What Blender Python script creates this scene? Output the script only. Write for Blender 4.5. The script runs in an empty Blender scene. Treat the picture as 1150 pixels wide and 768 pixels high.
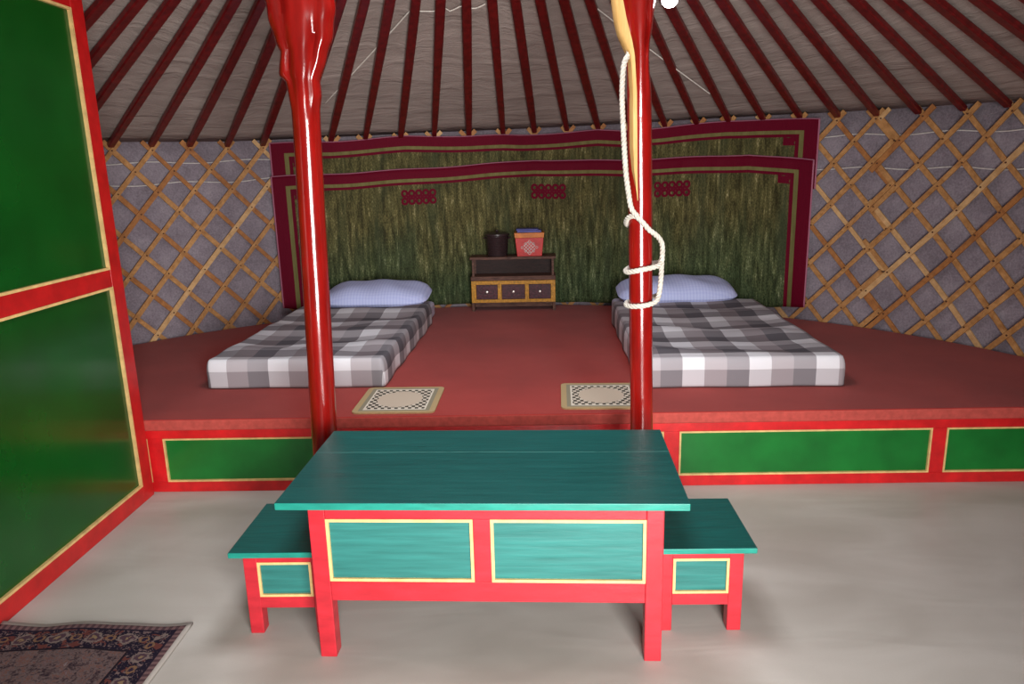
import bpy, bmesh, math, random
from mathutils import Vector, Matrix
random.seed(7)
PI = math.pi
scn = bpy.context.scene
COL = scn.collection

# ------------------------------------------------------------------ helpers
def lin(c):
    out = []
    for v in c[:3]:
        v = v / 255.0
        out.append(v / 12.92 if v <= .04045 else ((v + .055) / 1.055) ** 2.4)
    return tuple(out) + (1.0,)

def interp(x, xs, ys):
    if x <= xs[0]: return ys[0]
    for i in range(len(xs) - 1):
        if x <= xs[i + 1]:
            t = (x - xs[i]) / (xs[i + 1] - xs[i])
            return ys[i] + (ys[i + 1] - ys[i]) * t
    return ys[-1]

def tag(o, label=None, cat=None, group=None, kind=None):
    if label: o['label'] = label
    if cat: o['category'] = cat
    if group: o['group'] = group
    if kind: o['kind'] = kind
    return o

def thing(name, label, cat, loc=(0, 0, 0), rz=0, group=None):
    o = bpy.data.objects.new(name, None)
    COL.objects.link(o)
    o.empty_display_size = .1
    o.location = loc
    o.rotation_euler = (0, 0, rz)
    return tag(o, label, cat, group)

class MB:
    """collects shapes into one mesh object"""
    def __init__(s):
        s.v = []; s.f = []; s.m = []; s.uv = {}
    def add(s, vs, fs, mi=0):
        b = len(s.v)
        s.v += [tuple(p) for p in vs]
        s.f += [tuple(b + i for i in f) for f in fs]
        s.m += [mi] * len(fs)
        return b
    def box(s, x0, x1, y0, y1, z0, z1, mi=0):
        vs = [(x0, y0, z0), (x1, y0, z0), (x1, y1, z0), (x0, y1, z0), (x0, y0, z1), (x1, y0, z1), (x1, y1, z1), (x0, y1, z1)]
        fs = [(0, 3, 2, 1), (4, 5, 6, 7), (0, 1, 5, 4), (1, 2, 6, 5), (2, 3, 7, 6), (3, 0, 4, 7)]
        s.add(vs, fs, mi)
    def prism(s, pts, z0, z1, mi=0):
        n = len(pts)
        vs = [(x, y, z0) for x, y in pts] + [(x, y, z1) for x, y in pts]
        fs = [tuple(range(n - 1, -1, -1)), tuple(range(n, 2 * n))] + [(i, (i + 1) % n, n + (i + 1) % n, n + i) for i in range(n)]
        s.add(vs, fs, mi)
    def loft(s, rings, closed=True, caps=True, mi=0):
        n = len(rings[0]); vs = [p for r in rings for p in r]; fs = []
        for i in range(len(rings) - 1):
            for j in range(n if closed else n - 1):
                k = (j + 1) % n
                fs.append((i * n + j, i * n + k, (i + 1) * n + k, (i + 1) * n + j))
        if caps and closed:
            fs.append(tuple(range(n - 1, -1, -1)))
            fs.append(tuple((len(rings) - 1) * n + j for j in range(n)))
        return s.add(vs, fs, mi)
    def lathe(s, prof, c=(0, 0, 0), n=32, mi=0, caps=True):
        rings = [[(c[0] + r * math.cos(2 * PI * j / n), c[1] + r * math.sin(2 * PI * j / n), c[2] + z) for j in range(n)] for r, z in prof]
        s.loft(rings, mi=mi, caps=caps)
    def tube(s, pts, r, n=8, mi=0, twist=0):
        pts = [Vector(p) for p in pts]
        rings = []; up = None
        for i, p in enumerate(pts):
            t = (pts[min(i + 1, len(pts) - 1)] - pts[max(i - 1, 0)])
            t = t.normalized() if t.length > 1e-9 else Vector((0, 0, 1))
            if up is None:
                up = Vector((0, 0, 1)) if abs(t.z) < .9 else Vector((1, 0, 0))
            a = (up - t * up.dot(t)).normalized(); up = a; b = t.cross(a)
            rr = r(i / (len(pts) - 1)) if callable(r) else r
            rings.append([p + a * rr * math.cos(2 * PI * j / n) + b * rr * math.sin(2 * PI * j / n) for j in range(n)])
        s.loft(rings, mi=mi)
    def rope(s, pts, r, pitch=.05, strands=3, mi=0):
        """twisted rope: strands wound round the path"""
        pts = resample(pts, .004); up = None; L = 0
        tr = [[] for _ in range(strands)]
        for i, p in enumerate(pts):
            t = (pts[min(i + 1, len(pts) - 1)] - pts[max(i - 1, 0)]).normalized()
            if up is None: up = Vector((0, 0, 1)) if abs(t.z) < .9 else Vector((1, 0, 0))
            a = (up - t * up.dot(t)).normalized(); up = a; b = t.cross(a)
            if i: L += (pts[i] - pts[i - 1]).length
            for k in range(strands):
                w = 2 * PI * (L / pitch + k / strands)
                tr[k].append(p + (a * math.cos(w) + b * math.sin(w)) * r * .5)
        for k in range(strands): s.tube(tr[k], r * .56, 6, mi)
    def grid(s, fn, nu, nv, mi=0, uvfn=None):
        vs = [fn(i / nu, j / nv) for j in range(nv + 1) for i in range(nu + 1)]
        fs = [(j * (nu + 1) + i, j * (nu + 1) + i + 1, (j + 1) * (nu + 1) + i + 1, (j + 1) * (nu + 1) + i) for j in range(nv) for i in range(nu)]
        b = s.add(vs, fs, mi)
        if uvfn:
            for j in range(nv + 1):
                for i in range(nu + 1):
                    s.uv[b + j * (nu + 1) + i] = uvfn(i / nu, j / nv)
    def build(s, name, mats, parent=None, smooth=False, bevel=0, seg=2, solid=0, subsurf=0, angle=40, recalc=True):
        me = bpy.data.meshes.new(name)
        me.from_pydata(s.v, [], s.f)
        if not isinstance(mats, (list, tuple)): mats = [mats]
        for m in mats: me.materials.append(m)
        me.polygons.foreach_set('material_index', s.m)
        if s.uv:
            uvl = me.uv_layers.new(name='UVMap')
            for lp in me.loops: uvl.data[lp.index].uv = s.uv.get(lp.vertex_index, (0, 0))
        if recalc:
            bm = bmesh.new(); bm.from_mesh(me); bmesh.ops.recalc_face_normals(bm, faces=bm.faces); bm.to_mesh(me); bm.free()
        if smooth or bevel:
            me.polygons.foreach_set('use_smooth', [True] * len(me.polygons))
            if not (smooth == 'all'):
                me.set_sharp_from_angle(angle=math.radians(angle))
        me.update()
        o = bpy.data.objects.new(name, me); COL.objects.link(o)
        if parent: o.parent = parent
        if solid:
            m = o.modifiers.new('solid', 'SOLIDIFY'); m.thickness = solid; m.offset = 0
        if bevel:
            m = o.modifiers.new('bevel', 'BEVEL'); m.width = bevel; m.segments = seg; m.limit_method = 'ANGLE'; m.angle_limit = math.radians(40)
            m.harden_normals = True
        if subsurf:
            m = o.modifiers.new('sub', 'SUBSURF'); m.levels = m.render_levels = subsurf
        return o

def resample(pts, step):
    """Catmull-Rom through the points, then even steps"""
    P = [Vector(p) for p in pts]
    P = [P[0] * 2 - P[1]] + P + [P[-1] * 2 - P[-2]]
    out = []
    for i in range(1, len(P) - 2):
        a, b, c, d = P[i - 1], P[i], P[i + 1], P[i + 2]
        n = max(2, int((c - b).length / step))
        for k in range(n):
            t = k / n
            out.append(.5 * ((2 * b) + (c - a) * t + (2 * a - 5 * b + 4 * c - d) * t * t + (3 * b - a - 3 * c + d) * t ** 3))
    out.append(P[-2])
    return out

# ------------------------------------------------------------------ node maths
class E:
    def __init__(s, nt, sock): s.nt = nt; s.k = sock
    def _op(s, op, *a):
        n = s.nt.nodes.new('ShaderNodeMath'); n.operation = op
        for i, x in enumerate((s,) + a):
            if isinstance(x, E): s.nt.links.new(x.k, n.inputs[i])
            else: n.inputs[i].default_value = x
        return E(s.nt, n.outputs[0])
    def __add__(s, o): return s._op('ADD', o)
    def __sub__(s, o): return s._op('SUBTRACT', o)
    def __mul__(s, o): return s._op('MULTIPLY', o)
    def __truediv__(s, o): return s._op('DIVIDE', o)
    def lt(s, o): return s._op('LESS_THAN', o)
    def gt(s, o): return s._op('GREATER_THAN', o)
    def min(s, o): return s._op('MINIMUM', o)
    def max(s, o): return s._op('MAXIMUM', o)
    def abs(s): return s._op('ABSOLUTE')
    def sin(s): return s._op('SINE')
    def fract(s): return s._op('FRACT')
    def floor(s): return s._op('FLOOR')
    def sqrt(s): return s._op('SQRT')
    def inv(s): return (s * -1.0) + 1.0
    def band(s, a, b): return s.gt(a) * s.lt(b)

class Mat:
    def __init__(s, name, rough=.5, spec=.5, **kw):
        s.m = bpy.data.materials.new(name); s.m.use_nodes = True
        s.nt = s.m.node_tree; s.b = s.nt.nodes['Principled BSDF']
        s.b.inputs['Roughness'].default_value = rough
        s.b.inputs['Specular IOR Level'].default_value = spec
        for k, v in kw.items(): s.b.inputs[k.replace('_', ' ')].default_value = v
        s.tc = s.nt.nodes.new('ShaderNodeTexCoord')
    def n(s, t): return s.nt.nodes.new(t)
    def coord(s, which='Object', scale=(1, 1, 1), rot=(0, 0, 0)):
        mp = s.n('ShaderNodeMapping'); mp.inputs['Scale'].default_value = scale; mp.inputs['Rotation'].default_value = rot
        s.nt.links.new(s.tc.outputs[which], mp.inputs['Vector'])
        return mp.outputs[0]
    def xyz(s, which='UV'):
        sp = s.n('ShaderNodeSeparateXYZ'); s.nt.links.new(s.tc.outputs[which], sp.inputs[0])
        return [E(s.nt, sp.outputs[i]) for i in range(3)]
    def noise(s, scale=5, detail=4, vec=None, rough=.55, dist=0):
        t = s.n('ShaderNodeTexNoise'); t.inputs['Scale'].default_value = scale; t.inputs['Detail'].default_value = detail
        t.inputs['Roughness'].default_value = rough; t.inputs['Distortion'].default_value = dist
        s.nt.links.new(vec if vec is not None else s.coord(), t.inputs['Vector'])
        return E(s.nt, t.outputs['Fac'])
    def voronoi(s, scale, vec=None, out='Distance', feature='F1'):
        t = s.n('ShaderNodeTexVoronoi'); t.inputs['Scale'].default_value = scale; t.feature = feature
        s.nt.links.new(vec if vec is not None else s.coord(), t.inputs['Vector'])
        return t.outputs[out]
    def ramp(s, fac, stops):
        r = s.n('ShaderNodeValToRGB'); e = r.color_ramp.elements
        while len(e) < len(stops): e.new(.5)
        for el, (p, c) in zip(e, stops): el.position = p; el.color = lin(c)
        s.nt.links.new(fac.k if isinstance(fac, E) else fac, r.inputs[0])
        return r.outputs[0]
    def rgb(s, c):
        r = s.n('ShaderNodeRGB'); r.outputs[0].default_value = lin(c); return r.outputs[0]
    def mix(s, fac, a, b, mode='MIX'):
        m = s.n('ShaderNodeMix'); m.data_type = 'RGBA'; m.blend_type = mode
        for sock, v in ((m.inputs['Factor'], fac), (m.inputs['A'], a), (m.inputs['B'], b)):
            if isinstance(v, E): v = v.k
            if isinstance(v, tuple): sock.default_value = lin(v)
            elif isinstance(v, (int, float)): sock.default_value = v
            else: s.nt.links.new(v, sock)
        return m.outputs['Result']
    def color(s, c):
        if isinstance(c, tuple): s.b.inputs['Base Color'].default_value = lin(c)
        else: s.nt.links.new(c, s.b.inputs['Base Color'])
    def set(s, inp, v):
        s.nt.links.new(v.k if isinstance(v, E) else v, s.b.inputs[inp])
    def bump(s, h, strength=.3, dist=.01):
        b = s.n('ShaderNodeBump'); b.inputs['Strength'].default_value = strength; b.inputs['Distance'].default_value = dist
        s.nt.links.new(h.k if isinstance(h, E) else h, b.inputs['Height'])
        s.nt.links.new(b.outputs[0], s.b.inputs['Normal'])

def paint(name, c, rough=.35, var=.12, stretch=(3, 3, 3), bump=.08, spec=.5, coat=0, wear=None, scale=6):
    M = Mat(name, rough, spec)
    v = M.coord('Object', stretch)
    n = M.noise(scale, 5, v)
    dk = tuple(x * (1 - var) for x in c); lt = tuple(min(255, x * (1 + var * .6) + 4) for x in c)
    col = M.ramp(n, [(.3, dk), (.7, lt)])
    if wear:
        w = M.noise(scale * 4, 6, v, .7)
        col = M.mix(w.gt(.68), col, wear)
    M.color(col)
    M.bump(n, bump, .01)
    M.b.inputs['Coat Weight'].default_value = coat
    M.b.inputs['Coat Roughness'].default_value = .12
    return M.m

def plain(name, c, rough=.6, spec=.4, **kw):
    M = Mat(name, rough, spec, **kw)
    n = M.noise(40, 3)
    M.color(M.ramp(n, [(.3, tuple(x * .92 for x in c)), (.7, tuple(min(255, x * 1.06) for x in c))]))
    return M.m

# ------------------------------------------------------------------ layout numbers
CX, CY = -.187, 2.708          # axis of the round tent
AZP = [-81.5, -77, -72.6, -68.2, -63.8, -59.4, -55, -50.5, -46.0, -41.6, -37.1, -32.7, -28.2, -23.9, -19.3, -14.5, -9.9, -5.1, -.35, 4.0, 8.5, 12.8, 17.3, 21.8,
       26.0, 30.1, 34.4, 38.9, 43.3, 47.7, 52.2, 56.8, 61.1, 65.6, 70, 74.5, 79, 83.5]
def azf(u):                    # lattice index -> azimuth
    if u < 0: return AZP[0] + u * 4.4
    if u >= len(AZP) - 1: return AZP[-1] + (u - len(AZP) + 1) * 4.45
    i = int(u); return AZP[i] + (AZP[i + 1] - AZP[i]) * (u - i)
def zbase(az): return interp(az, [-90, -50, -36, -24, -10, 8, 30, 45, 61, 90], [1.64, 1.638, 1.645, 1.67, 1.697, 1.712, 1.728, 1.716, 1.705, 1.69])
APEX, RW = 3.1118, 3.1587
def pol(az, r, z):
    a = math.radians(az); return Vector((CX + r * math.sin(a), CY + r * math.cos(a), z))
def roofz(az, r, off=0):
    zb = zbase(az); return zb + (APEX - zb) * (1 - r / RW) + off
ZP = .361                      # top of the carpeted platform
RING = .66

# ------------------------------------------------------------------ materials
# roof canvas
M = Mat('canvas_roof', .95, .1)
co = M.xyz('Object')
n1 = M.noise(3.0, 5); n2 = M.noise(1.0, 5, M.coord('UV', (1.7, 9, 1)), .6, .8); n3 = M.noise(160, 2)
M.color(M.mix(n3 * .35, M.ramp(n1 * .5 + n2 * .5, [(.3, (152, 137, 130)), (.7, (188, 172, 164))]), (126, 112, 106)))
M.bump(n2 * 1.0 + n3 * .06, .75, .03)
canvas_roof = M.m
# wall felt
M = Mat('grey_felt', 1.0, .05)
n1 = M.noise(5, 6, None, .7); n2 = M.noise(90, 3)
M.color(M.ramp(n1 * .6 + n2 * .4, [(.3, (110, 100, 108)), (.5, (143, 133, 142)), (.7, (170, 160, 168))]))
M.bump(n1 * .6 + n2 * .5, .5, .01)
felt = M.m
# floor
M = Mat('pale_floor_sheet', .42, .35)
n1 = M.noise(1.6, 4, M.coord('Object', (1, 1.8, 1)), .5, .6); n2 = M.noise(220, 2); n3 = M.noise(2.3, 2, M.coord('Object', (.7, 2.5, 1), (0, 0, .25)), .4, 1.0)
M.color(M.mix(n2 * .18, M.ramp(n1, [(.3, (176, 170, 162)), (.7, (200, 195, 188))]), (140, 134, 126)))
M.bump(n3 * 1.0 + n2 * .02, .06, .05)
M.set('Roughness', n1 * .3 + .28)
floor_m = M.m
post_red = paint('glossy_red_paint', (134, 13, 9), .17, .14, (6, 6, 1.2), .10, .6, .6, None, 5)
pole_red = paint('dark_red_paint', (100, 15, 17), .38, .22, (5, 5, 5), .05, .5, .1)
crown_red = paint('crown_red_paint', (150, 20, 18), .35)
frame_red = paint('frame_red_paint', (212, 26, 30), .34, .10, (2, 2, 2), .08, .5, .15)
table_red = paint('table_red_paint', (188, 34, 46), .38, .10, (1.5, 1.5, 5), .12, .5, .1)
part_red = paint('partition_red_paint', (190, 24, 24), .34, .10, (2, 2, 2), .06, .5, .1)
green = paint('green_paint', (14, 112, 40), .28, .10, (2, 2, 2), .05, .5, .2, None, 3)
part_green = paint('dark_green_paint', (4, 74, 18), .24, .12, (1.5, 1.5, 1.5), .04, .45, .2, None, 2)
yellow = paint('yellow_trim_paint', (226, 186, 122), .45, .10, (4, 4, 4), .05)
teal_side = paint('teal_paint_panel', (42, 112, 106), .42, .10, (1, 6, 14), .2, .4, .05, None, 4)
# table top teal with brush strokes and scratches
M = Mat('teal_table_paint', .32, .5)
v = M.coord('Object', (1.2, 22, 6)); n1 = M.noise(4, 6, v, .65); n2 = M.noise(2.2, 3)
v2 = M.coord('Object', (3, 30, 3)); n3 = M.noise(3, 8, v2, .75)
c = M.ramp(n1 * .7 + n2 * .3, [(.3, (8, 74, 72)), (.7, (18, 96, 92))])
X, Y, Z = M.xyz('Object')
crk = ((Y - .385) + (n2 - .5) * .012).abs().lt(.0016) * n1.gt(.42)
c = M.mix(n3.gt(.72) * .35, c, (90, 165, 155)); c = M.mix(crk * .6, c, (110, 175, 165))
M.color(c); M.bump(n1 * 1.0 + n3 * .5, .25, .004); M.set('Roughness', n1 * .25 + .2)
teal_top = M.m
teal_edge = paint('teal_edge_paint', (24, 132, 116), .4, .1, (2, 8, 8), .1)
# carpet
M = Mat('brick_red_carpet', .97, .1)
n1 = M.noise(400, 2, M.coord('Object', (1, 1.3, 1))); n2 = M.noise(2, 4)
M.color(M.ramp(n1 * .45 + n2 * .55, [(.3, (136, 40, 36)), (.5, (160, 50, 45)), (.7, (180, 64, 57))]))
M.bump(n1, .35, .004); M.b.inputs['Sheen Weight'].default_value = .15; carpet_m = M.m
carpet_edge_doorlit = plain('carpet_folded_edge_doorlit', (184, 80, 72), .97, .1)  # same carpet, front fold painted lighter to stand for door light falling on it
# bare wood
def wood(name, a, b, s=(3, 3, 22), scale=3):
    M = Mat(name, .6, .3); n = M.noise(scale, 6, M.coord('Object', s), .65, .5)
    M.color(M.ramp(n, [(.3, a), (.7, b)])); M.bump(n, .2, .004); return M.m
lattice_wood = wood('willow_lattice_wood', (158, 108, 62), (208, 156, 100), (6, 6, 6), 4)
lattice_pale = wood('pale_lattice_wood', (186, 142, 94), (226, 184, 132), (6, 6, 6), 4)
lattice_dark = wood('orange_lattice_wood', (146, 92, 52), (190, 130, 76), (6, 6, 6), 4)
bare_wood = wood('pale_bare_wood', (196, 150, 84), (226, 184, 118), (30, 30, 3), 3)
knot_m = plain('dark_leather_knot', (92, 58, 38), .8)
# plaid
M = Mat('grey_plaid_cotton', .95, .1)
U, V, _ = M.xyz('UV')
P3 = .322
cu = (U / P3).fract() * 3.0; cv = (V / P3 + .52).fract() * 3.0
a = cu.lt(1.0) * .96 + cu.band(1.0, 2.0) * .48 + cu.gt(2.0) * .24
b = cv.lt(1.0) * .50 + cv.band(1.0, 2.0) * .95 + cv.gt(2.0) * .10
n = M.noise(500, 2, M.coord('UV', (1, 1, 1))); val = a * .26 + b * .30 + a * b * .46 + (n - .5) * .16
c = M.ramp(val, [(.10, (96, 92, 98)), (.3, (134, 129, 134)), (.5, (178, 173, 178)), (.9, (230, 229, 234))])
c = M.mix(cu.band(1.0, 2.0) * .22, c, (168, 146, 148))
M.color(c); M.bump(M.noise(700, 2, M.coord('UV')), .25, .002); plaid = M.m
M = Mat('lavender_striped_cotton', .9, .15)
X, Y, Z = M.xyz('Object')
st = ((X * 46.0).fract().lt(.45)) * .35 + ((Y * 46.0).fract().lt(.4)) * .2
M.color(M.mix(st, (206, 214, 255), (174, 184, 240))); M.bump(M.noise(9, 5), .35, .02); lavender = M.m
sheet_m = plain('pale_lavender_sheet', (214, 212, 236), .9)
# wall hanging cloth  (uv = metres from the left edge, metres below the top edge)
def hanging_mat(name, W, motifs):
    M = Mat(name, .7, .12)
    U, V, _ = M.xyz('UV')
    nz = M.noise(1.0, 6, M.coord('UV', (34, 5, 1)), .65, .4)
    ns = M.noise(1.0, 4, M.coord('UV', (7, 1.2, 1)), .6)
    nf = M.noise(1.0, 3, M.coord('UV', (170, 60, 1)), .6)
    low = M.noise(1.2, 2, M.coord('UV', (1, 1, 1)))
    f1 = M.ramp(nz * .6 + nf * .4, [(.30, (22, 20, 12)), (.45, (66, 62, 36)), (.57, (108, 102, 62)), (.74, (216, 200, 152))])
    f2 = M.ramp(nz * .6 + nf * .4, [(.30, (12, 22, 15)), (.45, (46, 60, 38)), (.57, (86, 102, 68)), (.74, (196, 204, 164))])
    big = M.noise(1.0, 3, M.coord('UV', (13, .9, 1)), .55, .3)
    nz = nz + (big - .5) * .8
    g = ((V - .36) * 1.7 + (low - .5) * 1.6 + (ns - .5) * 1.4).max(0.0).min(1.0)
    fc = M.mix(g, f1, f2)
    fc = M.mix(((ns - .49) * 4.5).max(0.0).min(.85), fc, M.mix(nf, (40, 48, 34), (74, 78, 50)))
    cherry = M.mix(nf * .4, (106, 5, 35), (80, 4, 26))
    gold = M.mix(nz, (88, 84, 44), (140, 132, 84))
    du = U.min((U * -1.0) + W) * .78
    d = du.min(V)
    inner = d.band(.102, .122)
    # corner ornaments
    cn = du.band(.10, .185) * V.band(.10, .175)
    cnw = ((du * 70.0).sin() * (V * 70.0).sin()).gt(-.55)
    inner = inner.max(cn * cnw)
    # interlaced knot motifs
    for (mu, mv, w, h) in motifs:
        a = (U - mu) / w; b = (V - mv) / h
        box = a.abs().lt(.5) * b.abs().lt(.5)
        fa = ((a + .5) * 5.0).fract() - .5; fb = ((b + .5) * 2.0).fract() - .5
        r1 = (fa * fa + fb * fb).sqrt().band(.20, .52)
        ga = ((a + .5) * 5.0 + .5).fract() - .5; gb = ((b + .5) * 2.0 + .5).fract() - .5
        r2 = (ga * ga + gb * gb).sqrt().lt(.24) * a.abs().lt(.43) * b.abs().lt(.3)
        inner = inner.max(box * r1.max(r2))
    col = M.mix(inner, fc, cherry)
    col = M.mix(d.band(.078, .102), col, gold)
    col = M.mix(d.lt(.078), col, cherry)
    col = M.mix(d.lt(.007), col, (176, 110, 132))
    M.color(col); M.bump(nz * .6 + nf * .4, .6, .008)
    return M.m

# ------------------------------------------------------------------ SETTING
s = MB(); NF = 96
s.prism([(CX + 3.23 * math.sin(2 * PI * i / NF), CY + 3.23 * math.cos(2 * PI * i / NF)) for i in range(NF)][::-1], -.05, 0)
tag(s.build('floor', floor_m), kind='structure')
DOOR0, DOOR1 = 158.0, 178.0
s = MB()
s.grid(lambda u, v: pol(DOOR1 - 360 + u * (360 - (DOOR1 - DOOR0)), 3.212, -.02 + v * (zbase(0) + .06)), 150, 6)
tag(s.build('wall_back', felt, smooth='all', solid=.02), kind='structure')
s = MB()
def roof(u, v):
    az = -180 + 360 * u; r = RING - .02 + (3.225 - RING + .02) * v
    sag = .012 * math.sin(az * 40.4 * PI / 180 * 2) * math.sin(PI * v)
    return pol(az, r, roofz(max(-90, min(90, az)), r, .045 + .015 * v * 0) + sag * .5)
s.grid(roof, 288, 20, uvfn=lambda u, v: (u * 20, v * 2.6))
tag(s.build('ceiling', canvas_roof, smooth='all', solid=.01), kind='structure')

# partition of the kitchen side: red frame, two dark green panels per face
PX = -1.779
t = thing('wooden_partition', 'tall red-framed partition with two dark green panels edged in yellow, at the left', 'partition', (PX, 3.14, 0))
y0 = -1.66
fr = MB()
fr.box(-.045, 0, -.085, 0, 0, 2.17); fr.box(-.045, 0, y0, y0 + .085, 0, 2.17)
fr.box(-.045, 0, y0 + .085, -.085, 0, .076); fr.box(-.045, 0, y0 + .085, -.085, .990, 1.062); fr.box(-.045, 0, y0 + .085, -.085, 2.088, 2.17)
fr.build('frame', part_red, t, bevel=.003)
for (a, b) in ((.076, .990), (1.062, 2.088)):
    p = MB(); p.box(-.034, -.012, y0 + .083, -.083, a - .002, b + .002)
    pp = p.build('panel', part_green, t)
    q = MB(); w = .010
    ya, yb = y0 + .085, -.085
    q.box(-.012, .001, ya, yb, a, a + w); q.box(-.012, .001, ya, yb, b - w, b)
    q.box(-.012, .001, ya, ya + w, a + w, b - w); q.box(-.012, .001, yb - w, yb, a + w, b - w)
    q.build('yellow_trim', yellow, pp)

# ------------------------------------------------------------------ PLATFORM
FY = 3.162
def seg(r, y, n=80):
    dx = math.sqrt(r * r - (y - CY) ** 2); a0 = math.atan2(-dx, y - CY)
    return [(CX + r * math.sin(a0 + (-2 * a0) * i / n), CY + r * math.cos(a0 + (-2 * a0) * i / n)) for i in range(n + 1)][::-1]
t = thing('sleeping_platform', 'long low wooden platform with red frame and green panels across the tent', 'platform', (0, FY, 0))
s = MB(); s.prism([(x, y - FY) for x, y in seg(3.14, FY + .02)], .27, .300); s.build('deck', frame_red, t)
s = MB()
xs = [-2.98, -1.7177, -1.7177 + 1.236, -.5955, .5785, .6505, 1.7752, 1.8385, 2.86]
s.box(-3.1, 2.88, 0, .035, .263, .306)
s.box(-3.1, 2.88, 0, .035, 0, .050)
for a, b in ((-1.79, -1.7177), (-.482, -.410), (.580, .6505), (1.7752, 1.8385), (2.80, 2.88), (-3.1, -3.0)):
    s.box(a, b, .0005, .035, .050, .263)
s.build('frame', frame_red, t, bevel=.002)
for a, b in ((-3.0, -1.79), (-1.7177, -.482), (-.410, .580), (.6505, 1.7752), (1.8385, 2.80)):
    p = MB(); p.box(a - .002, b + .002, .010, .028, .048, .265); pp = p.build('panel', green, t)
    q = MB(); w = .008; z0, z1 = .050, .263
    q.box(a, b, -.001, .010, z0, z0 + w); q.box(a, b, -.001, .010, z1 - w, z1)
    q.box(a, a + w, -.001, .010, z0 + w, z1 - w); q.box(b - w, b, -.001, .010, z0 + w, z1 - w)
    q.build('yellow_trim', yellow, pp)
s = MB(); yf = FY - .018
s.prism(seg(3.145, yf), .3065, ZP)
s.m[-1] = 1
o = s.build('carpet', [carpet_m, carpet_edge_doorlit], bevel=.008, seg=3)
tag(o, 'brick red carpet covering the whole raised sleeping platform', 'carpet')

# ------------------------------------------------------------------ LATTICE WALLS
def lattice(name, u0, u1, label, roff=0.0, uoff=0.0, seed=1):
    rnd = random.Random(seed); s = MB(); SP = .1345; ROWS = 11.6
    for layer, sg in ((0, -1), (1, 1)):             # 0 = in front, leaning up to the right
        R0 = 3.164 + layer * .012 + roff
        for i in range(int(u0) - 8, int(u1) + 9):
            j0, j1 = -.42, ROWS
            # clip to panel range in index space (u = i + sg*j/2)
            pts = []
            jit = rnd.uniform(-.05, .05); w = .0148 * rnd.uniform(.88, 1.12); wood_i = rnd.choice((0, 0, 2, 3))
            js = [j0 + (j1 - j0) * k / 26 for k in range(27)]
            us = [(j, i + uoff + jit + sg * j / 2) for j in js]
            us = [(j, u) for j, u in us if u0 - .12 <= u <= u1 + .12]
            if len(us) < 2: continue
            P = []
            for j, u in us:
                az = azf(u); P.append((az, zbase(az) - .035 - SP * j))
            V3 = []
            wob = rnd.uniform(-.002, .002)
            for k, (az, z) in enumerate(P):
                a, b = P[max(k - 1, 0)], P[min(k + 1, len(P) - 1)]
                ds = math.radians(b[0] - a[0]) * R0; dz = b[1] - a[1]; L = math.hypot(ds, dz)
                nx, nz = -dz / L * w, ds / L * w
                for (m, rr) in ((-1, R0 - .0055), (1, R0 - .0055), (1, R0 + .0055), (-1, R0 + .0055)):
                    V3.append(pol(az + math.degrees(nx * m / R0), rr + wob, z + nz * m))
            rings = [V3[4 * k:4 * k + 4] for k in range(len(P))]
            s.loft(rings, mi=wood_i)
    # knots at the crossings
    for j in range(0, 12):
        i = math.floor(u0)
        while i <= u1 + .5:
            u = i + uoff + (.5 if j % 2 else 0); i += 1
            if u < u0 or u > u1: continue
            az = azf(u); z = zbase(az) - .035 - SP * j
            if z < .05: continue
            c = pol(az, 3.164 + roff - .0055, z); rad = (Vector((CX, CY, z)) - c).normalized(); tg = Vector((-rad.y, rad.x, 0))
            s.loft([[c + rad * h + (tg * math.cos(2 * PI * q / 6) + Vector((0, 0, 1)) * math.sin(2 * PI * q / 6)) * .0055 for q in range(6)] for h in (-.001, .004)], mi=1)
    o = s.build(name, [lattice_wood, knot_m, lattice_pale, lattice_dark])
    return tag(o, label, 'lattice', 'wooden wall lattices')
lattice('wall_lattice', -4.0, 11.5, 'crisscross wooden lattice on the grey felt wall, left of the big wall hanging')
lattice('wall_lattice', 12.0, 29.5, 'crisscross wooden lattice mostly hidden behind the big wall hanging, ending just right of it', 0, 0, 2)
lattice('wall_lattice', 29.0, 44.0, 'crisscross wooden lattice on the grey felt wall at the far right, overlapping its neighbour', -.004, .13, 3)

cord_m = plain('white_cord', (214, 208, 204), .8)
string_m = plain('thin_grey_string', (232, 224, 214), .8)
def cord_band(dz, lab, a0, a1):
    s = MB(); pts = []
    rnd = random.Random(int(abs(dz * 1000)) + int(a0) + 500)
    ph = rnd.uniform(0, 6)
    for k in range(61):
        az = a0 + (a1 - a0) * k / 60
        pts.append(pol(az, 3.188, zbase(az) - dz + .008 * math.sin(k * .5 + ph)))
    s.tube(pts, .0042, 5)
    tag(s.build('white_string', cord_m, smooth=True), lab, 'string', 'white cords behind the lattice')
cord_band(.115, 'upper white cord stretched behind the left lattice', -85, -31)
cord_band(.25, 'lower white cord stretched behind the left lattice', -85, -31)
cord_band(.13, 'upper white cord stretched behind the lattice right of the hanging', 41, 88)
cord_band(.335, 'lower white cord stretched behind the lattice right of the hanging', 41, 88)

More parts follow.
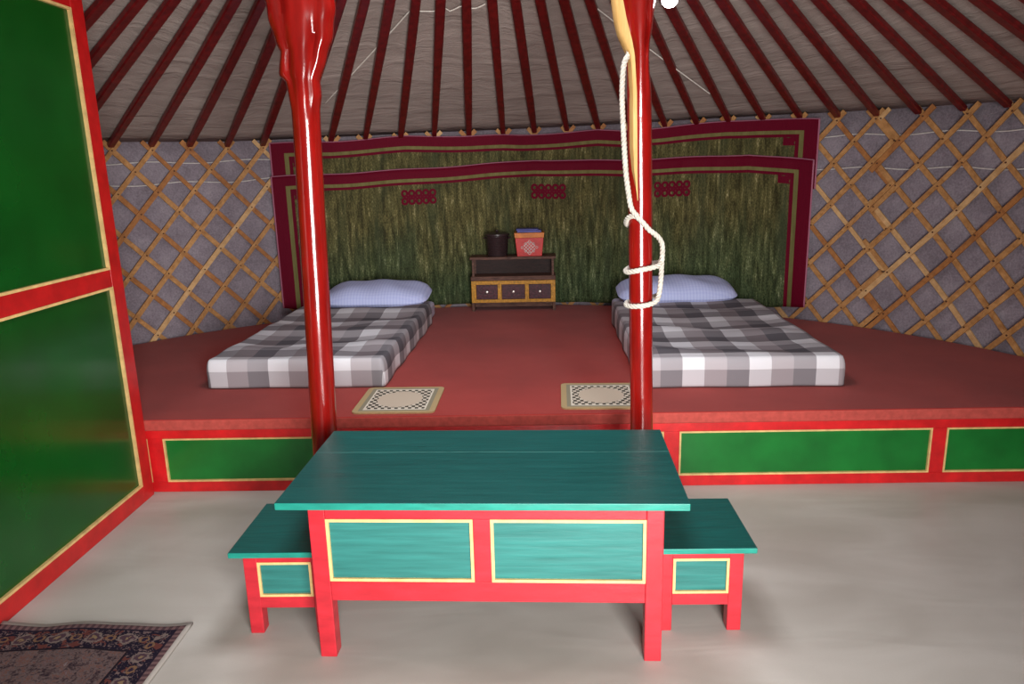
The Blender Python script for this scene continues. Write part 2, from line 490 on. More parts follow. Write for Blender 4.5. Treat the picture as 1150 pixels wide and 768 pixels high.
# ------------------------------------------------------------------ ROOF POLES
def ordn(k): return ['first', 'second', 'third', 'fourth', 'fifth', 'sixth', 'seventh', 'eighth', 'ninth', 'tenth', 'eleventh', 'twelfth', 'thirteenth'][k - 1]
for i, az in enumerate(AZP):
    s = MB(); w0, w1, h = .0235, .028, .017
    jit = random.uniform(-.25, .25); rings = []
    for k in range(9):
        tt = k / 8; r = 3.165 + (RING + .005 - 3.165) * tt; a = az + jit * tt * 0
        z = roofz(az, r) + .004 * math.sin(tt * PI * 2 + i); c = pol(a, r, z)
        ww = w0 + (w1 - w0) * min(1, tt * 2.0) + .0015 * math.sin(i * 3 + tt * 5)
        if k == 0: ww *= .8
        tg = Vector((math.cos(math.radians(a)), -math.sin(math.radians(a)), 0))
        out = Vector((math.sin(math.radians(a)), math.cos(math.radians(a)), 0))
        sl = (out * 1.0 + Vector((0, 0, -.449))).normalized(); nn = tg.cross(sl).normalized()
        rings.append([c + tg * ww * x + nn * h * y for x, y in ((-1, -.6), (-.75, -1), (.75, -1), (1, -.6), (1, .6), (.75, 1), (-.75, 1), (-1, .6))])
    s.loft(rings)
    o = s.build('roof_pole', pole_red, smooth=True, angle=30)
    if i < 7: lab = 'dark red roof pole over the green partition, %s left of the bare lattice' % ordn(7 - i)
    elif i < 12: lab = 'dark red roof pole standing on the left lattice, %s from the green partition' % ordn(i - 6)
    elif i == 12: lab = 'dark red roof pole whose foot is behind the left red post'
    elif i < 22: lab = 'dark red roof pole above the wall hanging, %s to the right of the left post' % ordn(i - 12)
    elif i == 22: lab = 'dark red roof pole whose foot is behind the right red post and rope'
    elif i < 28: lab = 'dark red roof pole above the wall hanging, %s to the right of the roped post' % ordn(i - 22)
    else: lab = 'dark red roof pole above the bare right lattice, %s from the hanging' % ordn(i - 27)
    tag(o, lab, 'roof pole', 'red roof poles')

# crown ring that the poles and the two posts carry
t = thing('smoke_hole_wheel', 'round red wooden crown ring at the top of the roof, carried by the posts', 'roof crown', (CX, CY, 2.80))
s = MB(); s.lathe([(RING - .09, 0), (RING, 0), (RING, .08), (RING - .09, .08), (RING - .09, .0005)], n=64, caps=False); s.build('rim', crown_red, t, bevel=.006)
for k in range(8):
    a = 2 * PI * k / 8; s = MB()
    s.tube([((RING - .05) * math.cos(a) * q, (RING - .05) * math.sin(a) * q, .07 + .22 * math.sqrt(max(0, 1 - q * q))) for q in [1, .9, .75, .6, .4, .2, .06]], .016, 6)
    s.build('spoke', crown_red, t, smooth=True)

# thin strings on the roof cloth
def string(name, pts, lab, r=.0042):
    s = MB(); s.tube(resample([(x, y, z - .007) for x, y, z in pts], .03), r, 5)
    tag(s.build(name, string_m, smooth=True), lab, 'string')
string('roof_string', [(-1.419, 5.234, 1.879), (-1.014, 4.832, 2.117), (-.674, 4.478, 2.317), (-.45, 4.2, 2.45)], 'thin pale string slanting behind the roof poles right of the left post')
string('roof_string', [(.2, 4.31, 2.39), (.333, 4.429, 2.333), (.767, 4.807, 2.106), (1.187, 5.138, 1.888)], 'thin pale string slanting behind the roof poles at the right post')
string('roof_string', [(-.29, 4.1, 2.505), (-.334, 4.378, 2.383), (-.393, 5.011, 2.098), (-.476, 5.833, 1.73)], 'pale string hanging straight down beside the middle roof pole', .0048)
string('roof_string', [(-.618, 4.482, 2.321), (-.534, 4.499, 2.321), (-.467, 4.488, 2.332), (-.445, 4.513, 2.322), (-.407, 4.497, 2.331), (-.365, 4.48, 2.341),
        (-.317, 4.507, 2.331), (-.281, 4.503, 2.334), (-.239, 4.477, 2.346)], 'short looped string draped high between the middle roof poles')

# ------------------------------------------------------------------ WALL HANGINGS
def hanging(name, r0, a0, a1, ztop, zbot, label, motifs_az, seed, A=.010):
    W = math.radians(a1 - a0) * r0
    rnd = random.Random(seed)
    fr = [(rnd.uniform(9, 14), rnd.uniform(0, 6), 1.0), (rnd.uniform(20, 30), rnd.uniform(0, 6), .6), (rnd.uniform(38, 60), rnd.uniform(0, 6), .3)]
    def f(u, v):
        az = a0 + (a1 - a0) * u; zt = ztop(az) + .004 * math.sin(u * 34); zb = zbot(az)
        S = u * W; amp = A * (.2 + v)
        d = amp * sum(w * math.sin(S * k + p) for k, p, w in fr)
        edge = min(1, min(u, 1 - u) * 30)
        return pol(az, r0 + d * edge, zt + (zb - zt) * v)
    def uvf(u, v):
        az = a0 + (a1 - a0) * u; return (u * W, (ztop(az) - zbot(az)) * v)
    s = MB(); s.grid(f, 260, 30, uvfn=uvf)
    motifs = [(math.radians(az - a0) * r0, vv, .27, .115) for az, vv in motifs_az]
    o = s.build(name, hanging_mat(name + '_cloth', W, motifs), smooth='all', solid=.004)
    return tag(o, label, 'wall hanging', 'velvet wall hangings')
hanging('wall_hanging', 3.151, -32.0, 41.4, lambda a: interp(a, [-32, -24, -14, -10, -5, -.3, 2, 8.6, 12.7, 16, 22, 26, 30, 34, 41.4], [1.652, 1.660, 1.692, 1.690, 1.684, 1.686, 1.682, 1.690, 1.700, 1.69, 1.700, 1.712, 1.724, 1.722, 1.702]),
        lambda a: 1.25, 'upper cherry-bordered olive velvet hanging showing only as a strip above the larger one', [], 3, .0015)
hanging('wall_hanging', 3.128, -32.3, 41.2, lambda a: interp(a, [-32.3, -22, -14, -5, 4, 10, 17, 24, 33, 41.2], [1.420, 1.432, 1.448, 1.468, 1.494, 1.482, 1.476, 1.482, 1.490, 1.440]),
        lambda a: interp(a, [-32.3, -27, -20, 0, 20, 35, 41.2], [.465, .40, .385, .385, .385, .42, .45]),
        'large cherry-bordered olive green velvet hanging with three knot motifs across the back wall', [(-12.5, .215), (5.9, .235), (23.1, .225)], 5)

# ------------------------------------------------------------------ POSTS
LZ = [0, 1.553, 1.656, 1.70, 1.752, 1.772, 1.81, 1.85, 1.88, 1.925, 1.965, 2.016, 2.10, 2.2, 2.32, 2.45, 2.6, 2.70, 2.795]
LL = [.050, .048, .050, .056, .064, .086, .084, .076, .090, .104, .112, .120, .130, .138, .145, .140, .11, .085, .07]   # carved silhouette
LR = [.050, .048, .050, .058, .056, .064, .078, .092, .104, .114, .120, .122, .130, .138, .145, .140, .11, .085, .07]
RZ = [0, 1.50, 1.68, 1.74, 1.80, 1.84, 1.87, 1.92, 1.978, 2.05, 2.15, 2.3, 2.45, 2.6, 2.795]
RL = [.043, .043, .043, .043, .045, .052, .060, .074, .088, .115, .130, .140, .130, .10, .07]
RR = [.043, .043, .041, .036, .033, .036, .041, .048, .056, .070, .095, .130, .130, .10, .07]
def make_post(x0, lean, Z, PL, PR, label):
    t = thing('support_post', label, 'post', (x0, CY, 0))
    def ring(z, n=48):
        wl, wr = interp(z, Z, PL), interp(z, Z, PR)
        ry = interp(z, [0, 1.6, 1.9, 2.3, 2.79], [PL[0], PL[0], .054, .060, .05])
        flat = interp(z, [1.62, 1.85], [0, 1])
        pts = []
        for j in range(n):
            a = 2 * PI * j / n
            ca, sa = math.cos(a), math.sin(a)
            x = (wr if ca > 0 else wl) * ca; y = ry * sa
            # carved flutes on the capital: a flat ridge down the middle, hollows beside it
            k = abs(ca)
            y *= 1 - flat * (.30 * math.exp(-((k - .48) / .13) ** 2) - .10 * math.exp(-((k - .78) / .10) ** 2)) * (1 + .35 * math.sin(z * 30 + ca * 4))
            x *= 1 + flat * .018 * math.sin(z * 70 + (1 if ca > 0 else 3))
            pts.append((lean * z + x, y, z))
        return pts
    zs = []
    z = 0
    while z < 1.55: zs.append(z); z += .1
    z = 1.6
    while z < 2.79: zs.append(z); z += .01
    zs.append(2.795)
    s = MB(); s.loft([ring(z) for z in zs if z < 1.605])
    s.build('shaft', post_red, t, smooth=True, angle=60)
    s = MB(); s.loft([ring(z) for z in zs if z > 1.59])
    s.build('carved_capital', post_red, t, smooth=True, angle=60)
    return t
tL = make_post(-.838, .0286, LZ, LL, LR, 'left glossy red wooden post with carved capital, no rope on it')
tR = make_post(.420, -.022, RZ, RL, RR, 'right glossy red wooden post with a bare wood edge and white rope tied round it')
# bare wood edge strip following the carved left side of the right post
SZ = [1.315, 1.42, 1.50, 1.68, 1.80, 1.85, 1.87, 1.92, 1.978, 2.10, 2.3]
SL = [.372, .354, .348, .345, .338, .313, .304, .291, .283, .270, .262]
SR = [.378, .374, .373, .369, .360, .350, .344, .330, .318, .308, .30]
s = MB(); rings = []
zz = 1.315
while zz <= 2.3:
    a, b = interp(zz, SZ, SL) - .42, interp(zz, SZ, SR) - .42
    rings.append([(a, -.020, zz), (a + .005, -.040, zz), (a + .4 * (b - a), -.049, zz), (b - .002, -.051, zz), (b, -.045, zz), (b, .005, zz), (a, .005, zz)])
    zz += .015
s.loft(rings); o = s.build('bare_wood_edge', bare_wood, tR, smooth=True, angle=50); o['label'] = 'unpainted pale wood edge'

# rope wound around the right post
rope_m = plain('white_cotton_rope', (204, 196, 184), .9)
PXR, PYR = .412, CY
def around(a0, a1, z0, z1, r=.064, n=10):
    return [(PXR + r * math.sin(math.radians(a0 + (a1 - a0) * k / n)), PYR - r * math.cos(math.radians(a0 + (a1 - a0) * k / n)), z0 + (z1 - z0) * k / n) for k in range(n + 1)]
s = MB()
R1 = .0095
s.rope([(.352, 2.70, 1.86), (.340, 2.676, 1.806), (.326, 2.663, 1.780), (.319, 2.660, 1.742), (.317, 2.658, 1.662), (.323, 2.655, 1.545), (.331, 2.652, 1.424), (.341, 2.650, 1.347), (.352, 2.646, 1.290), (.372, 2.644, 1.262)], R1, .045)
s.rope([(.425, 2.758, 1.203), (.392, 2.762, 1.21), (.356, 2.744, 1.222), (.342, 2.708, 1.236), (.346, 2.672, 1.256), (.366, 2.650, 1.262), (.389, 2.648, 1.243), (.415, 2.650, 1.214), (.437, 2.656, 1.197), (.459, 2.668, 1.175),
        (.469, 2.675, 1.146), (.468, 2.678, 1.085), (.466, 2.678, 1.026), (.460, 2.674, .977), (.450, 2.664, .954), (.426, 2.652, .944), (.397, 2.650, .939), (.370, 2.658, .936), (.349, 2.682, .935), (.346, 2.715, .936), (.362, 2.748, .938),
        (.400, 2.766, .94), (.440, 2.755, .95), (.462, 2.72, .965)], R1, .045)
s.rope([(.468, 2.69, 1.10), (.455, 2.662, 1.084), (.432, 2.652, 1.078), (.393, 2.648, 1.071), (.363, 2.660, 1.064), (.346, 2.684, 1.059), (.343, 2.715, 1.06), (.360, 2.748, 1.065), (.396, 2.765, 1.075), (.440, 2.752, 1.08), (.464, 2.70, 1.09)], R1, .045)
o = s.build('rope', rope_m, smooth='all'); tag(o, 'white twisted rope hanging down and knotted round the right red post', 'rope')

# ------------------------------------------------------------------ TABLE
t = thing('low_table', 'low table with teal plank top and red frame with four yellow-edged teal panels', 'table', (-.1628, 1.911, 0), -.0294)
s = MB(); s.box(-.589, .589, 0, .596, .500, .5228); s.m = [1, 0, 1, 1, 1, 1]
o = s.build('tabletop', [teal_top, teal_edge], t, bevel=.003)
BX0, BX1, BY0, BY1 = -.505, .523, .030, .560
for x in (BX0, BX1 - .050):
    for y in (BY0, BY1 - .05):
        s = MB(); s.box(x, x + .05, y, y + .05, 0, .4995); s.build('leg', table_red, t, bevel=.003)
def apron_long(y, fy):       # fy: outward direction
    yo, yi = (y, y + .022) if fy < 0 else (y - .022, y)
    for nm, bx in (('top_rail', (BX0 + .05, BX1 - .05, yo, yi, .458, .4995)), ('bottom_rail', (BX0 + .05, BX1 - .05, yo, yi, .193, .258)), ('middle_stile', (-.024, .027, yo, yi, .258, .458))):
        fr = MB(); fr.box(*bx); fr.build(nm, table_red, t, bevel=.002)
    for a, b in ((BX0 + .05, -.024), (.027, BX1 - .05)):
        yp = (y + .006) if fy < 0 else (y - .016)
        p = MB(); p.box(a - .001, b + .001, yp, yp + .010, .257, .459)
        pp = p.build('panel', teal_side, t)
        q = MB(); w = .009; ya, yb = (y - .0015, y + .007) if fy < 0 else (y - .007, y + .0015)
        q.box(a, b, ya, yb, .258, .258 + w); q.box(a, b, ya, yb, .458 - w, .458)
        q.box(a, a + w, ya, yb, .258 + w, .458 - w); q.box(b - w, b, ya, yb, .258 + w, .458 - w)
        q.build('yellow_trim', yellow, pp)
apron_long(BY0 + .001, -1); apron_long(BY1 - .001, 1)
for x in (BX0 + .028, BX1 - .040):
    s = MB(); s.box(x, x + .012, BY0 + .05, BY1 - .05, .193, .4995); s.build('side_board', table_red, t)

# ------------------------------------------------------------------ STOOLS
def stool(label, x0, x1, tx0, tx1, y0=2.075, y1=2.385):
    cx = (x0 + x1) / 2
    t = thing('stool', label, 'stool', (cx, y0, 0), 0, 'low painted stools')
    a, b = x0 - cx, x1 - cx; D = y1 - y0; w = .044
    s = MB(); s.box(tx0 - cx, tx1 - cx, -.022, D + .018, .278, .297); s.m = [1, 0, 1, 1, 1, 1]; s.build('seat', [teal_top2, teal_edge], t, bevel=.003)
    for x in (a, b - w):
        for y in (0, D - w):
            s = MB(); s.box(x, x + w, y, y + w, 0, .2775); s.build('leg', table_red, t, bevel=.003)
    for fy in (-1, 1):
        y = 0 if fy < 0 else D
        yo, yi = (y + .001, y + .02) if fy < 0 else (y - .02, y - .001)
        f = MB(); f.box(a + w, b - w, yo, yi, .252, .2775); f.build('top_rail', table_red, t)
        f = MB(); f.box(a + w, b - w, yo, yi, .092, .132); f.build('bottom_rail', table_red, t)
        yp = y + .006 if fy < 0 else y - .016
        p = MB(); p.box(a + w - .001, b - w + .001, yp, yp + .010, .131, .253); pp = p.build('panel', teal_side, t)
        q = MB(); tw = .008; ya, yb = (y - .0015, y + .007) if fy < 0 else (y - .007, y + .0015)
        q.box(a + w, b - w, ya, yb, .132, .132 + tw); q.box(a + w, b - w, ya, yb, .252 - tw, .252)
        q.box(a + w, a + w + tw, ya, yb, .132 + tw, .252 - tw); q.box(b - w - tw, b - w, ya, yb, .132 + tw, .252 - tw)
        q.build('yellow_trim', yellow, pp)
    for x in (a + .004, b - .018):
        s = MB(); s.box(x, x + .014, w, D - w, .092, .2775); s.build('side_board', table_red, t)
teal_top2 = paint('dark_teal_seat_paint', (8, 84, 79), .34, .1, (1.2, 14, 4), .12)
stool('low red stool with teal seat at the left end of the table', -.927, -.668, -.963, -.634)
stool('low red stool with teal seat at the right end of the table', .375, .636, .341, .669)

# ------------------------------------------------------------------ BEDS
def bed(side, X0, X1, Y0, Y1, rz, lab, seed):
    rnd = random.Random(seed); W = X1 - X0; L = Y1 - Y0; H = .112
    cut = .26
    # mattress: rounded outline, cut where the round wall would be in the way
    pts = []
    def corner(cx, cy, r, a0, n=6):
        for k in range(n + 1):
            a = math.radians(a0 + 90 * k / n); pts.append((cx + r * math.cos(a), cy + r * math.sin(a)))
    rL, rR = (cut, .05) if side == 'left' else (.05, cut)
    corner(.04, .04, .04, 180); corner(W - .04, .04, .04, 270); corner(W - rR, L - rR, rR, 0); corner(rL, L - rL, rL, 90)
    s = MB(); s.prism(pts, 0, H)
    o = s.build('mattress', sheet_m, bevel=.025, seg=4); o.location = (X0, Y0, ZP + .001); o.rotation_euler.z = rz
    tag(o, 'pale lavender mattress of the %s bed, lying on the platform carpet' % lab, 'mattress', 'mattresses on the platform')
    # blanket: wraps front and both sides
    yend = L - .36
    rr = .035; hz = .150; drop = hz - .006
    side_len = drop; front_len = drop
    sags = [(rnd.uniform(0, 6), rnd.uniform(.8, 1.2)) for _ in range(4)]
    def f(u, v):
        S = -side_len + u * (W + 2 * side_len); T = -front_len + v * (yend + front_len)
        e = .012
        x = max(0, min(W, S)); ou = S - x; y = max(0, T); ov = min(0, T)
        # keep the blanket inside its own margins
        o_ = math.hypot(ou, ov); m = max(abs(ou), abs(ov))
        z = hz
        # puffy wrinkled top
        ex = min(1, min(x, W - x) / .10); ey = min(1, y / .10)
        wv = .010 * math.sin(y * 11.5 + 1.1 * math.sin(x * 3.1 + sags[0][0]) + sags[1][0]) + .005 * math.sin(y * 21 + x * 5 + sags[2][0]) + .003 * math.sin(x * 14 + y * 6)
        sag = -.017 * math.sin(PI * min(1, max(0, y / yend))) * math.sin(PI * x / W)
        z += (wv * (.35 + .65 * ex) + sag) * ey
        if m > 1e-6:
            dx, dy = ou / o_, ov / o_
            th = min(PI / 2, m / rr * .9)
            off = rr * math.sin(th) * .35 + .012 * math.sin(th)
            x += dx * off; y += dy * off
            z -= (1 - math.cos(th)) * rr * .6 + max(0, m - rr * .6) * (1 if m > rr * .6 else 0)
            wob = .004 * math.sin(y * 17 + x * 13 + seed) * min(1, m / .05)
            x += dx * wob; y += dy * wob
        return (x, y, max(.006, z))
    s = MB(); s.grid(f, 90, 150, uvfn=lambda u, v: (-side_len + u * (W + 2 * side_len) + .02 + (.0 if side == 'left' else .12), -front_len + v * (yend + front_len)))
    o = s.build('plaid_blanket', plaid, smooth='all', solid=.006); o.location = (X0, Y0, ZP + .001); o.rotation_euler.z = rz
    tag(o, 'grey and white plaid blanket tucked over the %s mattress' % lab, 'blanket', 'plaid blankets')
    # pillow
    pw, pd, ph = W * .88, .42, .175
    def pil(u, v):
        a = u * 2 * PI; r = v
        n = 5.0
        ca, sa = math.cos(a), math.sin(a); k = (abs(ca) ** n + abs(sa) ** n) ** (-1 / n)
        x = ca * k * r * pw / 2; y = sa * k * r * pd / 2
        return x, y, (1 - r ** 2.6) ** .55
    s = MB()
    def top(u, v):
        x, y, h = pil(u, v); return (x, y, ph * .45 + ph * .55 * h + .006 * math.sin(x * 22 + y * 9) * h)
    def bot(u, v):
        x, y, h = pil(u, v); return (x, y, ph * .45 - ph * .42 * h)
    s.grid(top, 56, 16); s.grid(bot, 56, 12)
    o = s.build('pillow', lavender, smooth='all')
    cxl = W * (.565 if side == 'left' else .46)
    c, sn = math.cos(rz), math.sin(rz); ly = L - .225
    o.location = (X0 + c * cxl - sn * ly, Y0 + sn * cxl + c * ly, ZP + H + .012 - ph * .03); o.rotation_euler = (math.radians(8), 0, rz)
    tag(o, 'pale lavender pillow at the head of the %s bed' % lab, 'pillow', 'lavender pillows')
bed('left', -1.665, -.79, 3.645, 5.52, -.026, 'left', 1)
bed('right', .545, 1.485, 3.535, 5.46, -.020, 'right', 2)

# ------------------------------------------------------------------ MATS
M = Mat('woven_mat_print', .9, .1)
U, V, _ = M.xyz('UV')      # -1..1 both ways
au, av = U.abs(), V.abs()
dia = au / .66 + av / .74
med = ((au * au) / (.56 * .56) + (av * av) / (.60 * .60)).lt(1.0) * (au / .64 + (av * av) / .62).lt(1.0)
fld = au.lt(.72) * av.lt(.74)
dash = ((U * 38.0 + V * 4.0).sin() * (V * 25.0).sin()).gt(.0)
sq = au.max(av)
line = (au.lt(.76) * av.lt(.80)) * fld.inv()
n = M.noise(300, 2, M.coord('UV'))
c = M.mix(n * .5, (188, 162, 120), (160, 140, 108))
c = M.mix((au.lt(.86) * av.lt(.88)), c, M.mix(n, (160, 150, 128), (130, 124, 104)))
c = M.mix(line, c, (222, 212, 196))
c = M.mix(fld, c, M.mix(dash, (74, 66, 58), (214, 202, 184)))
c = M.mix(med, c, (204, 186, 166))
M.color(c); mat_m = M.m
M2 = plain('tan_mat_edge', (192, 158, 112), .85)
def mat_(x, y, rz, label):
    s = MB(); w, d, r = .192, .200, .03; pts = []
    for cx, cy, a0 in ((w - r, d - r, 0), (-w + r, d - r, 90), (-w + r, -d + r, 180), (w - r, -d + r, 270)):
        for k in range(6):
            a = math.radians(a0 + 90 * k / 5); pts.append((cx + r * math.cos(a), cy + r * math.sin(a)))
    s.prism(pts, 0, .007)
    for i, v in enumerate(s.v): s.uv[i] = (v[0] / w, v[1] / d)
    s.m[0] = 1
    for k in range(2, len(s.m)): s.m[k] = 1
    o = s.build('sitting_mat', [mat_m, M2]); o.location = (x, y, ZP + .0005); o.rotation_euler.z = rz
    tag(o, label, 'mat', 'small woven mats')
mat_(-.648, 3.378, -.01, 'small patterned tan mat at the foot of the left bed near the left post')
mat_(.318, 3.394, -.035, 'small patterned tan mat partly behind the right roped post')

# ------------------------------------------------------------------ CHEST + THINGS ON IT
chest_brown = wood('worn_brown_wood', (58, 36, 32), (120, 84, 70), (4, 20, 20), 4)
chest_dark = wood('dark_brown_wood', (34, 20, 20), (60, 36, 32), (4, 20, 20), 4)
chest_yel = paint('worn_ochre_paint', (196, 138, 34), .5, .2, (10, 10, 10), .2, .4, 0, (120, 84, 50))
maroon = paint('worn_maroon_paint', (70, 26, 38), .5, .35, (12, 12, 12), .2, .4, 0, (120, 90, 86))
silver = Mat('pale_metal_knob', .35, .5, Metallic=.7); silver.color((214, 206, 200)); silver = silver.m
t = thing('small_chest', 'small old ochre and maroon chest with three drawers and raised shelf', 'chest', (-.150, 5.60, ZP), -.02)
W2 = .322; D = .19
for x in (-W2, W2 - .022): s = MB(); s.box(x, x + .022, 0, D, 0, .072); s.build('leg', chest_brown, t, bevel=.002)
s = MB(); s.box(-W2 + .022, W2 - .022, .03, .045, .03, .072); s.build('skirt_board', chest_brown, t, bevel=.002)
s = MB(); s.box(-W2, W2, .012, D, .072, .232); s.build('case', chest_dark, t)
s = MB(); z0, z1 = .068, .236
s.box(-W2, W2, -.002, .012, z0, z0 + .024); s.box(-W2, W2, -.002, .012, z1 - .028, z1)
for xa, xb in ((-W2, -W2 + .036), (-.120, -.090), (.090, .120), (W2 - .034, W2)): s.box(xa, xb, -.002, .012, z0 + .024, z1 - .028)
s.build('face_frame', chest_yel, t, bevel=.0015)
for xa, xb in ((-W2 + .037, -.121), (-.089, .089), (.121, W2 - .035)):
    s = MB(); s.box(xa, xb, .004, .15, z0 + .025, z1 - .029); dd = s.build('drawer', maroon, t, bevel=.002)
    k = MB(); cxk = (xa + xb) / 2; zc = .150
    k.lathe([(.001, -.016), (.009, -.014), (.010, -.008), (.004, -.004), (.004, .002)], (0, 0, 0), 12)
    k.v = [(cxk + v[0], .004 + v[2], zc + v[1]) for v in k.v]
    k.build('knob', silver, dd, smooth=True)
s = MB(); s.box(-W2 - .004, W2 + .004, -.006, D, .2365, .272); s.build('lower_top', chest_brown, t, bevel=.006)
for x in (-W2 + .010, W2 - .026):
    for y in (.01, D - .03): s = MB(); s.box(x, x + .016, y, y + .018, .272, .398); s.build('upright', chest_brown, t)
s = MB(); s.box(-W2 + .026, W2 - .026, D - .028, D - .016, .272, .398); s.build('back_board', chest_dark, t)
s = MB(); s.box(-W2 - .006, W2 + .006, 0, D, .398, .418); s.build('shelf', chest_brown, t, bevel=.003)
ZS = ZP + .4185
# lidded pot
pot_m = plain('dark_brown_bucket', (52, 38, 40), .35, .5)
t = thing('lidded_bucket', 'dark brown ribbed bucket with a lid, on the left of the chest shelf', 'bucket', (-.268, 5.695, ZS))
prof = [(.074, 0)]
for k in range(12): prof += [(.076 + .0010 * k, .004 + .0125 * k), (.0795 + .0010 * k, .008 + .0125 * k), (.076 + .0010 * k, .0125 + .0125 * k)]
prof += [(.086, .156), (.0, .156)]
s = MB(); s.lathe(prof, n=40); s.build('body', pot_m, t, smooth=True)
s = MB(); s.lathe([(.0, .157), (.094, .157), (.096, .163), (.094, .170), (.07, .177), (.03, .182), (.0, .183)], n=40); l = s.build('lid', pot_m, t, smooth=True)
s = MB(); s.lathe([(.0, .182), (.008, .183), (.013, .190), (.011, .197), (.0, .199)], n=16); s.build('knob', pot_m, l, smooth=True)
s = MB(); s.tube([(-.094 * math.cos(a), -.01 - .01 * math.sin(a), .135 - .0 * math.sin(a)) for a in (0, .02)], .009, 8)
for sx in (-1, 1): s = MB(); s.tube([(sx * .086, -.022, .135), (sx * .100, -.014, .14), (sx * .100, .014, .14), (sx * .086, .022, .135)], .006, 8); s.build('handle', pot_m, t, smooth=True)
# tapered red box with ornament
t = thing('painted_box', 'tapered red box with an orange rim and a silver knot ornament, on the chest shelf', 'box', (-.02, 5.685, ZS))
box_red = paint('box_red_paint', (196, 34, 32), .45, .1); box_or = paint('box_orange_paint', (214, 122, 40), .5, .15); box_bl = paint('box_blue_cloth', (96, 98, 164), .8, .15)
def taper(z0, z1, gr=0):
    h = .195; f = lambda z: .094 + .019 * z / h
    return [[(sx * (f(z) + gr), sy * (f(z) + gr) * .8, z) for sx, sy in ((-1, -1), (1, -1), (1, 1), (-1, 1))] for z in (z0, z1)]
s = MB(); s.loft(taper(0, .140)); s.build('body', box_red, t, bevel=.003)
s = MB(); s.loft(taper(.1405, .178, .002)); o = s.build('rim', box_or, t, bevel=.002)
s = MB()
s.box(-.092, .092, -.065, .07, .1785, .194); s.box(-.100, .070, -.05, .075, .194, .203)
s.build('folded_cloth', box_bl, t, bevel=.004)
# ornament: interlaced knot lines on the front face
orn = plain('silver_ornament', (214, 186, 182), .5)
s = MB()
fy = lambda z: -(.094 + .019 * z / .195) * .8 - .0015
zc = .068
def seg_line(p, q, r=.0030):
    s.tube([(p[0], fy(zc + p[1]), zc + p[1]), (q[0], fy(zc + q[1]), zc + q[1])], r, 6)
K = .0135
for i in range(-2, 3):
    e = 2.4 if abs(i) < 2 else 1.4
    a = i * K
    seg_line(((a - e * K) * .95, (a + e * K) * .95), ((a + e * K) * .95, (a - e * K) * .95))
    seg_line(((-a - e * K) * .95, (a - e * K) * .95), ((-a + e * K) * .95, (a + e * K) * .95))
for (cx, cz) in ((-.056, 0), (.056, 0), (0, .046), (0, -.046), (-.03, .028), (.03, .028), (-.03, -.028), (.03, -.028)):
    s.tube([(cx + .008 * math.cos(q * PI / 5), fy(zc + cz), zc + cz + .008 * math.sin(q * PI / 5)) for q in range(11)], .0026, 5)
s.build('knot_ornament', orn, t, smooth=True)

# ------------------------------------------------------------------ RUG
M = Mat('persian_rug_print', .95, .1)
U, V, _ = M.xyz('UV')       # metres from the right edge, from the far edge
d = U.min(V)
v1 = M.voronoi(34, M.coord('UV'), 'Distance'); v1 = E(M.nt, v1)
n1 = M.noise(70, 4, M.coord('UV'), .6, 1.5); n2 = M.noise(26, 3, M.coord('UV'), .5, 1.0); n3 = M.noise(300, 2, M.coord('UV'))
fieldc = M.ramp(n1 * .6 + n2 * .4, [(.36, (40, 30, 40)), (.45, (84, 66, 66)), (.52, (112, 98, 98)), (.57, (118, 76, 62)), (.62, (96, 78, 84)), (.7, (150, 134, 130))])
# rosettes along the border
along = U.max(V)
pa = ((along / .115).fract() - .5) * .115 + (n2 - .5) * .05; pb = d - .082 + (n1 - .5) * .035
rd = (pa * pa + pb * pb).sqrt()
pa2 = ((along / .115 + .5).fract() - .5) * .115; rd2 = (pa2 * pa2 + pb * pb * 1.6).sqrt()
bord = M.mix(n1.gt(.56), (24, 20, 38), (124, 102, 100))
bord = M.mix(n2.gt(.60), bord, (104, 56, 50))
bord = M.mix(rd.lt(.028), bord, (126, 110, 104)); bord = M.mix(rd.lt(.020), bord, (78, 56, 66)); bord = M.mix(rd.lt(.009), bord, (140, 116, 88))
bord = M.mix(rd2.lt(.018), bord, (128, 96, 72)); bord = M.mix(rd2.lt(.010), bord, (40, 30, 52))
outer = M.mix((along / .022).fract().gt(.5), (120, 92, 92), (84, 62, 66))
c = M.mix(d.gt(.135), bord, M.mix(d.gt(.143), (26, 20, 30), fieldc))
c = M.mix(d.gt(.040), outer, c); c = M.mix(d.band(.034, .042), c, (30, 24, 40))
c = M.mix(d.lt(.014), c, (176, 168, 160)); c = M.mix(n3 * .3, c, (60, 48, 52))
M.color(c); M.bump(n3, .4, .003); rug_m = M.m
s = MB(); RX0, RX1, RY0, RY1 = -1.772, -1.138, .55, 2.124
def rugf(u, v):
    x = RX1 + (RX0 - RX1) * u; y = RY1 + (RY0 - RY1) * v
    curl = max(0, 1 - math.hypot((x - RX0) / .16, (y - RY1) / .06)) * .012
    return (x, y - .008 * math.sin(u * 9) * (1 - v), .006 + curl + .0015 * math.sin(x * 30) * math.sin(y * 20))
s.grid(rugf, 50, 60, uvfn=lambda u, v: (u * (RX1 - RX0), v * (RY1 - RY0)))
o = s.build('patterned_rug', rug_m, smooth='all', solid=.007); tag(o, 'dark navy and brown oriental rug on the pale floor beside the green partition', 'rug')

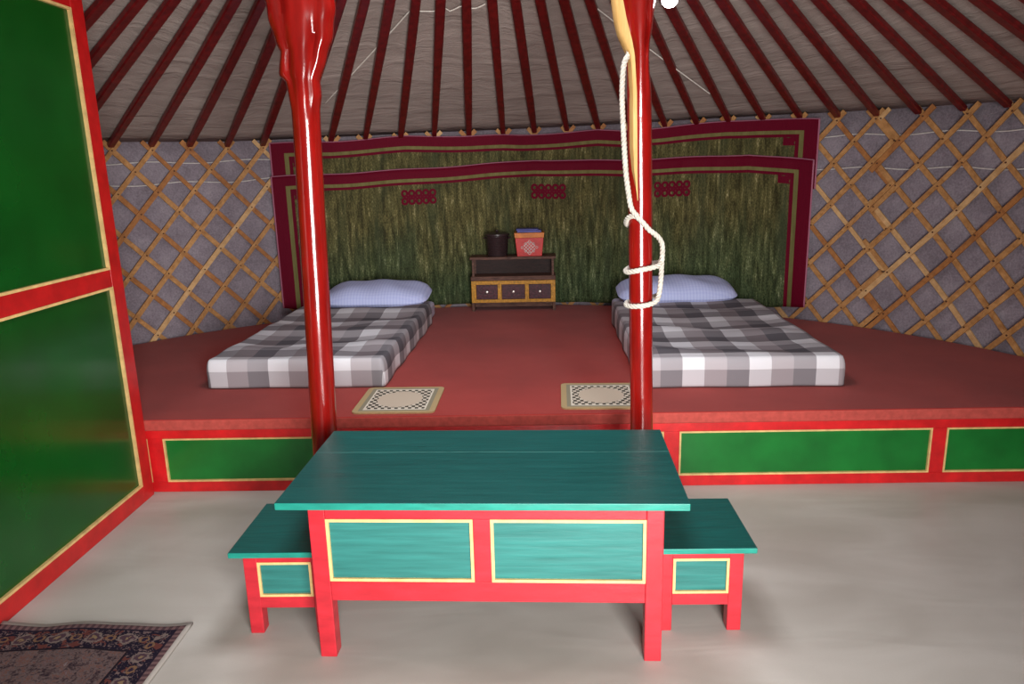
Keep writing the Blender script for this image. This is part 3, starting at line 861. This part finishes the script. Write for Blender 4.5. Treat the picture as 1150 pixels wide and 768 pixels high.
# ------------------------------------------------------------------ BULB
t = thing('hanging_bulb', 'bright white light bulb hanging on a cord right of the roped post', 'light bulb', (.486, 2.74, 1.995))
M = Mat('lit_bulb_glass', .2); M.b.inputs['Emission Color'].default_value = (1, .97, 1, 1); M.b.inputs['Emission Strength'].default_value = 16; M.color((255, 255, 255))
s = MB(); s.lathe([(.0, -.036), (.014, -.033), (.025, -.022), (.029, -.006), (.026, .010), (.017, .026), (.013, .036), (.0, .036)], n=20); s.build('glass', M.m, t, smooth=True)
s = MB(); s.lathe([(.0, .034), (.0155, .034), (.0165, .06), (.012, .075), (.0, .08)], n=16); s.build('socket', plain('white_plastic', (220, 218, 214), .4), t, smooth=True)
s = MB(); s.tube([(0, 0, .075), (0, 0, .4), (.0, -.01, .795)], .003, 6); s.build('cord', cord_m, t, smooth=True)

# ------------------------------------------------------------------ CAMERA
f = 828.486
r = Vector((.9994008, .0245928, -.0243555)); u = Vector((.0180303, .2307436, .9728475)); w = Vector((-.0295451, .9727038, -.2301619))
cam = bpy.data.cameras.new('camera'); co = bpy.data.objects.new('camera', cam); COL.objects.link(co)
m = Matrix.Identity(4)
for i in range(3): m[i][0] = r[i]; m[i][1] = u[i]; m[i][2] = -w[i]
m[0][3], m[1][3], m[2][3] = 0, 0, 1.44
co.matrix_world = m
cam.sensor_fit = 'HORIZONTAL'; cam.sensor_width = 36; cam.lens = f / 1150 * 36; cam.clip_start = .02
scn.camera = co

# ------------------------------------------------------------------ LIGHT
def area(name, loc, rot, sx, sy, power, col=(1, 1, 1), spread=180):
    l = bpy.data.lights.new(name, 'AREA'); l.shape = 'RECTANGLE'; l.size = sx; l.size_y = sy; l.energy = power; l.color = col; l.spread = math.radians(spread)
    o = bpy.data.objects.new(name, l); COL.objects.link(o); o.location = loc; o.rotation_euler = rot; return o
dc = pol(168, 3.25, .95)
area('door_daylight', dc, (math.radians(90), 0, math.radians(180 - 168 + 0)), 1.0, 1.5, 70, (1, .985, .96), 105)
area('crown_daylight', (CX, CY, 3.2), (0, 0, 0), 1.0, 1.0, 70, (.93, .96, 1.0))
W = bpy.data.worlds.new('world'); scn.world = W; W.use_nodes = True
bg = W.node_tree.nodes['Background']; bg.inputs[0].default_value = (.85, .92, 1, 1); bg.inputs[1].default_value = 1.0
scn.view_settings.view_transform = 'Standard'
scn.view_settings.look = 'None'
scn.view_settings.exposure = 0
